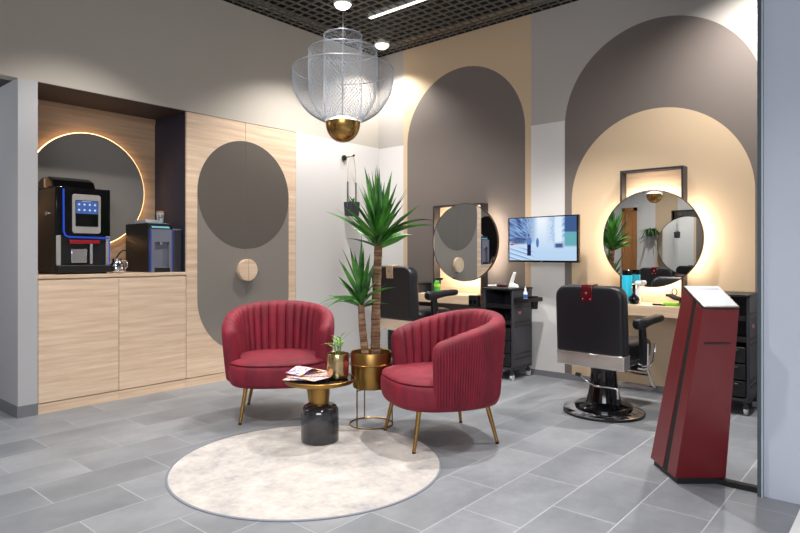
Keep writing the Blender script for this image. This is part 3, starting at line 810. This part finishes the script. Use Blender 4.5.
# ------------------------------------------------------------------ shelf items
ZS = .7655
t = thing('hair_tonic_canister', 'tall turquoise canister with black lid beside the right mirror shelf', 'canister', (3.05, 5.11, ZS))
MB().lathe([(.036, 0), (.04, .004), (.04, .235), (.038, .238)], 32).build('can', Mat('turquoise_label', (30, 176, 206), .35), t)
MB().lathe([(.04, .238), (.041, .242), (.041, .275), (.038, .279), (0, .279)], 32).build('lid', gloss, t)
t = thing('talc_puffer', 'white bulb duster behind the black bottle on the right shelf', 'duster', (3.13, 5.15, ZS))
MB().lathe([(.02, 0), (.024, .01), (.022, .10), (.012, .14), (.012, .15)], 24).build('stem', white_p, t)
MB().lathe([(.0, .15), (.022, .152), (.027, .162), (.027, .178), (.02, .189), (0, .19)], 24).build('head', white_p, t)
t = thing('round_flask', 'black round-bellied flask on the right shelf in front of the mirror', 'bottle', (3.125, 5.06, ZS))
MB().lathe([(.025, 0), (.038, .01), (.045, .035), (.038, .06), (.018, .075), (.013, .085), (.013, .145), (.015, .15), (.015, .162), (0, .162)], 30).build('flask', gloss, t)
t = thing('trimmer', 'black hair trimmer lying on a green case on the right shelf', 'trimmer', (3.44, 5.07, ZS + .0275), R(150))
MB().tube([(-.07, 0, .03), (0, 0, .04), (.05, 0, .055)], [.016, .02, .017], 14).tube([(-.065, 0, 0), (-.065, 0, .03)], .012, 12).box(.05, .075, -.018, .018, .045, .066).build('body', black, t)
MB().tube([(.0 + .026 * math.cos(2 * PI * i / 20), 0, .085 + .026 * math.sin(2 * PI * i / 20)) for i in range(20)], .004, 8, closed=True).build('hanging_loop', black, t)
o = B(-.06, .06, -.04, .04, 0, .027).build('trimmer_case', Mat('lime_green_plastic', (120, 190, 40), .4), None, bevel=.006, loc=(3.42, 5.08, ZS))
tag(o, 'lime green case under the black trimmer on the right shelf', 'case')
o = B(-.05, .05, -.012, .012, 0, .009).box(-.05, .02, -.014, .014, .009, .014).build('comb', black, None, loc=(3.33, 5.05, ZS))
tag(o, 'black comb lying on the right shelf beside the green case', 'comb')
t = thing('spray_bottle', 'green spray bottle with black trigger on the left styling shelf', 'spray bottle', (1.06, 5.10, ZS))
MB().lathe([(.03, 0), (.034, .006), (.034, .10), (.026, .125), (.013, .135), (.013, .14)], 26).build('bottle_body', Mat('green_liquid', (60, 180, 70), .2), t)
MB().lathe([(.0343, .07), (.0345, .071), (.0345, .1), (.0343, .101)], 26, cap=False).build('label_band', Mat('yellow_label', (150, 200, 50), .5), t)
B(-.015, .065, -.012, .012, .14, .165).box(.035, .045, -.008, .008, .10, .14).box(.063, .075, -.008, .008, .148, .162).build('trigger', black, t, bevel=.004)
t = thing('socket_block', 'black double socket block at the right end of the left shelf', 'socket', (1.627, YW - .40, .665))
B(-.05, .05, -.03, .03, 0, .105).build('box', black, t, bevel=.005)
mb = MB()
for q in (-.024, .024): mb.lathe([(.019, .030), (.019, .0315), (.016, .0318), (.0155, .0305)], 22, c=(q, 0, .05), mtx=mx)
mb.build('outlet', gloss, t)
B(-.048, .048, -.03, .36, .105, .112).build('mounting_plate', black, t)

# ------------------------------------------------------------------ barber chairs
def barber(lift=0., plate=None):
    t = thing('barber_chair', '', 'barber chair')
    bp = MB().lathe([(.265, 0), (.285, .004), (.288, .016), (.278, .024), (.23, .036), (.205, .044)], 72).build('base_plate', chrome, t)
    MB().lathe([(.273, .002), (.290, .003), (.2905, .017), (.283, .0205)], 72, cap=False).build('rubber_rim', black, bp)
    MB().lathe([(.205, .044), (.208, .058), (.19, .072), (.14, .085), (.125, .095), (.112, .14), (.098, .22), (.092, .30 + lift), (.094, .345 + lift), (.10, .36 + lift)], 48).build('pedestal', gloss, t)
    lv = MB().tube([(-.15, -.10, .275), (-.13, -.10, .272), (-.06, -.115, .235), (.0, -.13, .215), (.11, -.10, .215), (.15, -.09, .21), (.155, -.09, .13)], .009, 12).build('pump_lever', chrome, t)
    MB().tube([(.155, -.09, .14), (.155, -.09, .095)], .014, 12).build('lever_foot', black, lv)
    MB().tube([(-.17, -.10, .277), (-.13, -.10, .272)], .014, 12).build('lever_grip', black, lv)
    L = lift
    B(-.19, .19, -.19, .2, .355 + L, .42 + L).build('seat_frame', chrome, t, bevel=.012)
    rg = []
    for zz, s in ((.41, .90), (.42, .97), (.45, 1.), (.51, 1.), (.535, .97), (.55, .88), (.556, .5)):
        rg.append([(a_ * s, b_ * s + .06, zz + L) for a_, b_ in seld(.255, .275, 72, 5)])
    MB().loft(rg).build('seat', leather, t, ang=45)
    tilt = Matrix.Translation((.035, -.235, .42 + L)) @ Matrix.Rotation(R(3), 4, 'X')
    rg = []
    ol = rrect(.515, .485, .085, 8, 0, .295); ol = [(a_, b_) if b_ > .2 else (math.copysign(.2575, a_) if abs(a_) > .2 else a_, b_) for a_, b_ in ol]; ol = [(a_, .06 if b_ < .14 and abs(a_) > .25 else b_) for a_, b_ in ol]
    for yv, s in ((-.056, .90), (-.054, .955), (-.046, .985), (-.03, 1.), (.02, 1.), (.045, .97), (.06, .88), (.064, .6)):
        rg.append([tilt @ Vector((a_ * s, yv, .295 + (b_ - .295) * s)) for a_, b_ in ol])
    bk = MB().loft(rg).build('backrest', leather, t, ang=50)
    pts = [tilt @ Vector(p) for p in [(a_, yv, .0) for a_, yv in ((-.262, .05), (-.262, -.045), (.262, -.045), (.262, .05))]]
    mb = MB(); mb.box(-.257, .257, -.054, .045, -.04, .062, mtx=tilt); mb.build('back_trim', Mat('polished_steel', (226, 222, 218), .2, .85), t, bevel=.006)
    pp = B(-.042, .042, -.064, -.054, .43, .535, mtx=tilt).box(-.042, .042, -.060, .03, .535, .547, mtx=tilt).build('headrest_plate', plate or red_plate, t, bevel=.003)
    mb = MB()
    for px_, pz_ in ((-.028, .448), (.028, .448), (0, .49)):
        q = tilt @ Vector((px_, -.065, pz_)); mb.tube([q + Vector((0, .004, 0)), q + Vector((0, -.003, 0))], .005 if px_ else .008, 14)
    mb.build('plate_screw', chrome, pp)
    for sx in (-1, 1):
        rg = []
        for yv, zc, w_, h_ in ((-.115, .69, .016, .016), (-.11, .69, .03, .032), (-.09, .69, .037, .041), (-.02, .69, .038, .041), (.03, .694, .037, .034), (.12, .702, .036, .030), (.25, .706, .035, .029), (.29, .706, .03, .025), (.30, .706, .014, .012)):
            rg.append([(sx * .30 + a_, yv, zc + b_ + L) for a_, b_ in seld(w_, h_, 20, 2.8)])
        am = MB().loft(rg).build('armrest', leather, t, ang=50)
        MB().hexa([(sx * .30 - .018, -.03, .40 + L), (sx * .30 + .018, -.03, .40 + L), (sx * .30 + .018, .05, .40 + L), (sx * .30 - .018, .05, .40 + L)],
                  [(sx * .30 - .016, -.05, .67 + L), (sx * .30 + .016, -.05, .67 + L), (sx * .30 + .016, .01, .67 + L), (sx * .30 - .016, .01, .67 + L)]).build('arm_post', black, am, bevel=.005)
        MB().tube([(sx * .27, .0, .40 + L), (sx * .30, .0, .41 + L)], .02, 12).build('arm_bracket', chrome, am)
        MB().tube([(sx * .34, -.02, .55 + L), (sx * .343, -.025, .40 + L), (sx * .30, -.02, .385 + L)], .008, 10).build('side_stay', chrome, am)
    lv = MB().tube([(.335, .115, .52 + L), (.335, .11, .48 + L), (.335, .085, .42 + L), (.335, .03, .382 + L), (.335, -.06, .37 + L), (.30, -.09, .38 + L)], .007, 12).build('recline_lever', chrome, t)
    MB().lathe([(0, -.013), (.009, -.009), (.013, 0), (.009, .009), (0, .013)], 16, c=(.335, .116, .525 + L)).build('lever_knob', chrome, lv)
    mb = MB()
    for sx in (-1, 1):
        mb.tube([(sx * .17, .18, .385 + L), (sx * .17, .33, .36 + L), (sx * .17, .43, .20 + L), (sx * .17, .50, .135 + L)], .011, 12)
    mb.tube([(-.19, .50, .135 + L), (.19, .50, .135 + L)], .012, 12).tube([(-.17, .40, .245 + L), (.17, .40, .245 + L)], .009, 10)
    fr = mb.build('footrest_frame', chrome, t)
    B(-.16, .16, .42, .56, .115 + L, .13 + L).build('footrest_plate', steel, fr, bevel=.004)
    B(-.18, .18, .31, .34, .28 + L, .40 + L).build('calf_pad', leather, fr, bevel=.012)
    return t
c2 = barber(0); c2.location = (3.13, 4.41, 0); c2.rotation_euler.z = R(-5)
tag(c2, 'black leather barber chair with red headrest plate, facing the right mirror', 'barber chair', 'black leather barber chairs')
c1 = barber(.115, Mat('plate_reflection', (206, 178, 148), .35, .4)); c1.location = (1.285, 4.40, 0); c1.rotation_euler.z = R(-5)  # beige reflection on the headrest plate is put into its base colour
tag(c1, 'black leather barber chair behind the yucca, facing the left mirror', 'barber chair', 'black leather barber chairs')
# third chair, seen only in the mirrors
c3 = copy_tree(c2); c3.location = (1.70, -.05, 0); c3.rotation_euler.z = R(180)
tag(c3, 'black leather barber chair seen only as a reflection in the right mirror')

# ------------------------------------------------------------------ kiosk
t = thing('check_in_kiosk', 'wine red leaning check-in kiosk with a white sloping screen', 'kiosk')
CAM = Vector((4.9, 0, 0))
def rd_(r_, d_, z_): v = CAM.xy + cam_r * r_ + cam_f * d_; return Vector((v.x, v.y, z_))
org = rd_(1.535, 3.25, 0); t.location = org
t.rotation_euler.z = R(40.5)             # local +x = along the front face, +y = away from the viewer's side
def K(r_, d_, z_): return Vector((r_ - 1.535, d_ - 3.25, z_))
zb = .032
FB = [K(1.409, 3.09, zb), K(1.668, 3.09, zb), K(1.668, 3.40, zb), K(1.409, 3.40, zb)]
FT = [K(1.434, 2.86, .918), K(1.607, 2.86, .918), K(1.612, 3.06, 1.008), K(1.434, 3.06, 1.008)]
def sl(v0, v1, dx0=0, dx1=0):            # slab between depth fractions
    lp = lambda q, a_, b_: q[a_].lerp(q[b_], 0)
    def mk(Q):
        l0, l1 = Q[0].lerp(Q[3], v0), Q[0].lerp(Q[3], v1); r0, r1 = Q[1].lerp(Q[2], v0), Q[1].lerp(Q[2], v1)
        dx = Vector((dx0, 0, 0)); return [l0 + dx, r0 - dx, r1 - dx, l1 + dx]
    return mk(FB), mk(FT)
MB().hexa(*sl(0, .32)).build('front_body', red_m, t, bevel=.004)
MB().hexa(*sl(.32, .48, .004)).build('shadow_gap', Mat('gap_shade', (13, 11, 11), .7), t)  # almost flush filler; the groove's shade is painted as near-black
MB().hexa(*sl(.48, 1)).build('rear_body', red_m, t, bevel=.004)
up = (FT[3] - FT[0]).cross(FT[1] - FT[0]).normalized(); up = up if up.z > 0 else -up
def top(a0, a1, b0, b1, h0, h1):
    P_ = lambda a_, b_, h_: (FT[0].lerp(FT[1], a_)).lerp(FT[3].lerp(FT[2], a_), b_) + up * h_
    q = [P_(a0, b0, h0), P_(a1, b0, h0), P_(a1, b1, h0), P_(a0, b1, h0)]; q2 = [P_(a0, b0, h1), P_(a1, b0, h1), P_(a1, b1, h1), P_(a0, b1, h1)]
    return q, q2
MB().hexa(*top(0, 1, 0, 1, .0005, .007)).build('screen_bed', black, t)
f = MB().hexa(*top(.01, .99, .012, .99, .0072, .014)).build('screen_bezel', Mat('silver_bezel', (142, 134, 128), .4, .3), t, bevel=.002)
MB().hexa(*top(.09, .93, .06, .94, .0142, .0152)).build('screen', screen_w, f)
MB().hexa(*top(.09, .90, .78, .84, .0153, .0156)).build('screen_banner', emis('screen_banner', (150, 158, 196), .55), f)
fp = lambda a_, h_, o_: FB[0].lerp(FB[1], a_).lerp(FT[0].lerp(FT[1], a_), h_) + Vector((0, -o_, 0))
MB().hexa([fp(.18, .805, .0), fp(.84, .805, .0), fp(.84, .815, .0), fp(.18, .815, .0)], [fp(.18, .805, .004), fp(.84, .805, .004), fp(.84, .815, .004), fp(.18, .815, .004)]).build('receipt_slot', black, t)
MB().hexa([K(1.424, 3.10, 0), K(1.655, 3.10, 0), K(1.655, 3.385, 0), K(1.424, 3.385, 0)], [K(1.424, 3.10, .031), K(1.655, 3.10, .031), K(1.655, 3.385, .031), K(1.424, 3.385, .031)]).build('plinth', black, t)

# ------------------------------------------------------------------ opposite wall (only seen in the mirrors)
WO = -.95
o = struct(B(.75, .92, WO, WO + .03, 0, 1.98).build('door_1', oak_z))
for q in ((.715, .955, .15, .85), (.715, .955, .95, 1.85)):
    o2_ = B(q[0] + .06, q[1] - .06, WO + .03, WO + .036, q[2], q[3]).build('door_panel', oak_z); o2_.parent = o
mb = B(.70, .75, WO, WO + .045, 0, 2.04).box(.92, .97, WO, WO + .045, 0, 2.04).box(.70, .97, WO, WO + .045, 1.98, 2.04)
struct(mb.build('trim_8', oak_z))
struct(MB().prism([(1.30, 0), (1.30, 2.6), (1.68, 2.6), (1.68, 0)], WO, WO + .003, lambda a_, b_, h: (a_, h, b_)).build('trim_9', Mat('beige_paint', beige, .8)))

t = thing('wall_frame', 'black wall frame opposite, seen only as a reflection in the right mirror', 'frame', (1.92, WO, .77))
B(-.31, -.294, .001, .12, .001, 1.18).build('side_board', frame_m, t)
B(.294, .31, .001, .12, .001, 1.18).build('side_board', frame_m, t)
B(-.294, .294, .001, .12, 1.164, 1.18).build('top_board', frame_m, t)
t = thing('round_mirror', 'round mirror on the opposite wall, seen only as a reflection in the right mirror', 'mirror', (1.88, WO, 1.33))
mxo = Matrix.Rotation(R(-90), 4, 'X')
MB().lathe([(.0, .141), (.501, .141)], 100, mtx=mxo, cap=False).build('glass', mirror_m, t)
MB().lathe([(.5012, .118), (.508, .118), (.508, .144), (.5012, .144)], 100, mtx=mxo, cap=False).lathe([(0, .118), (.5, .118)], 90, mtx=mxo, cap=False).build('rim', frame_m, t)
MB().lathe([(.12, .005), (.12, .117)], 40, mtx=mxo).build('mount', black, t)
t = thing('wall_planter', 'small planter with trailing leaves, seen only as a reflection in the right mirror', 'planter', (1.24, WO + .085, 1.50))
MB().lathe([(.06, 0), (.075, .01), (.082, .13), (.075, .13), (.07, .1), (0, .1)], 28).build('pot', black2, t)
mb = MB(); rd = random.Random(4)
for i in range(40):
    az = rd.uniform(0, 6.28); leaf(mb, (.04 * math.cos(az), .03 * math.sin(az), .11), (math.cos(az), math.sin(az) * .6, rd.uniform(.2, 1.4)), rd.uniform(.12, .26), .03, rd.uniform(.6, 2.2))
mb.build('foliage', leaf_m, t, ang=180, fix=False)

# ------------------------------------------------------------------ camera
cd = bpy.data.cameras.new('camera'); cam = bpy.data.objects.new('camera', cd); C.objects.link(cam)
cd.sensor_width = 36; cd.lens = 604 / 800 * 36; cd.shift_y = -12.5 / 800
cam.location = (4.9, 0, 1.18); cam.rotation_euler = (R(90), 0, R(40.5)); cd.clip_start = .02
S.camera = cam

# ------------------------------------------------------------------ light
w = bpy.data.worlds.new('world'); S.world = w; w.use_nodes = True
w.node_tree.nodes['Background'].inputs[0].default_value = (.88, .94, 1., 1)
w.node_tree.nodes['Background'].inputs[1].default_value = .4
def spot(x_, y_, p_, ang=95, blend=.6, col=(1., .955, .90), tgt=None, rad=.05, z_=ZC - .03):
    l = bpy.data.lights.new('spot', 'SPOT'); l.energy = p_; l.spot_size = R(ang); l.spot_blend = blend
    l.color = col; l.shadow_soft_size = rad
    o = bpy.data.objects.new('spot_lamp', l); C.objects.link(o); o.location = (x_, y_, z_)
    if tgt: o.rotation_euler = (Vector(tgt) - o.location).to_track_quat('-Z', 'Y').to_euler()
    return o
spot(.337, 5.03, 150, 118, .6, z_=ZC - .06)
spot(.80, 3.97, 285, 118, .6, z_=ZC - .06)
spot(2.8, 3.9, 340, 94, .5, rad=.035)
spot(4.1, 4.8, 310, 140, 1.)
spot(2.8, 1.8, 170, 96, .5)
spot(.95, 1.9, 140, 100, .5)
spot(4.6, 1.7, 110, 96, .5)
spot(1.7, .5, 220, 110)
def area(x_, y_, z_, sx, sy, p_, tgt, col):
    l = bpy.data.lights.new('mall', 'AREA'); l.shape = 'RECTANGLE'; l.size = sx; l.size_y = sy; l.spread = R(115); l.energy = p_; l.color = col
    o = bpy.data.objects.new('mall_lamp', l); C.objects.link(o); o.location = (x_, y_, z_)
    o.rotation_euler = (Vector(tgt) - o.location).to_track_quat('-Z', 'Y').to_euler()
area(6.6, -2.6, 3.6, 4, 3, 170, (3.0, 2.2, .8), (.93, .96, 1.))
l = bpy.data.lights.new('passage', 'POINT'); l.energy = 22; l.color = (.92, .96, 1.); l.shadow_soft_size = .15
o = bpy.data.objects.new('passage_lamp', l); C.objects.link(o); o.location = (-.9, .2, 2.2)
l = bpy.data.lights.new('bowl', 'POINT'); l.energy = 5; l.color = (1, .93, .84); l.shadow_soft_size = .06
o = bpy.data.objects.new('bowl_lamp', l); C.objects.link(o); o.location = (2.365, 2.457, 2.08)

S.view_settings.view_transform = 'Standard'; S.view_settings.look = 'None'
S.view_settings.exposure = 0.; S.view_settings.gamma = 1.; S.view_settings.use_curve_mapping = False
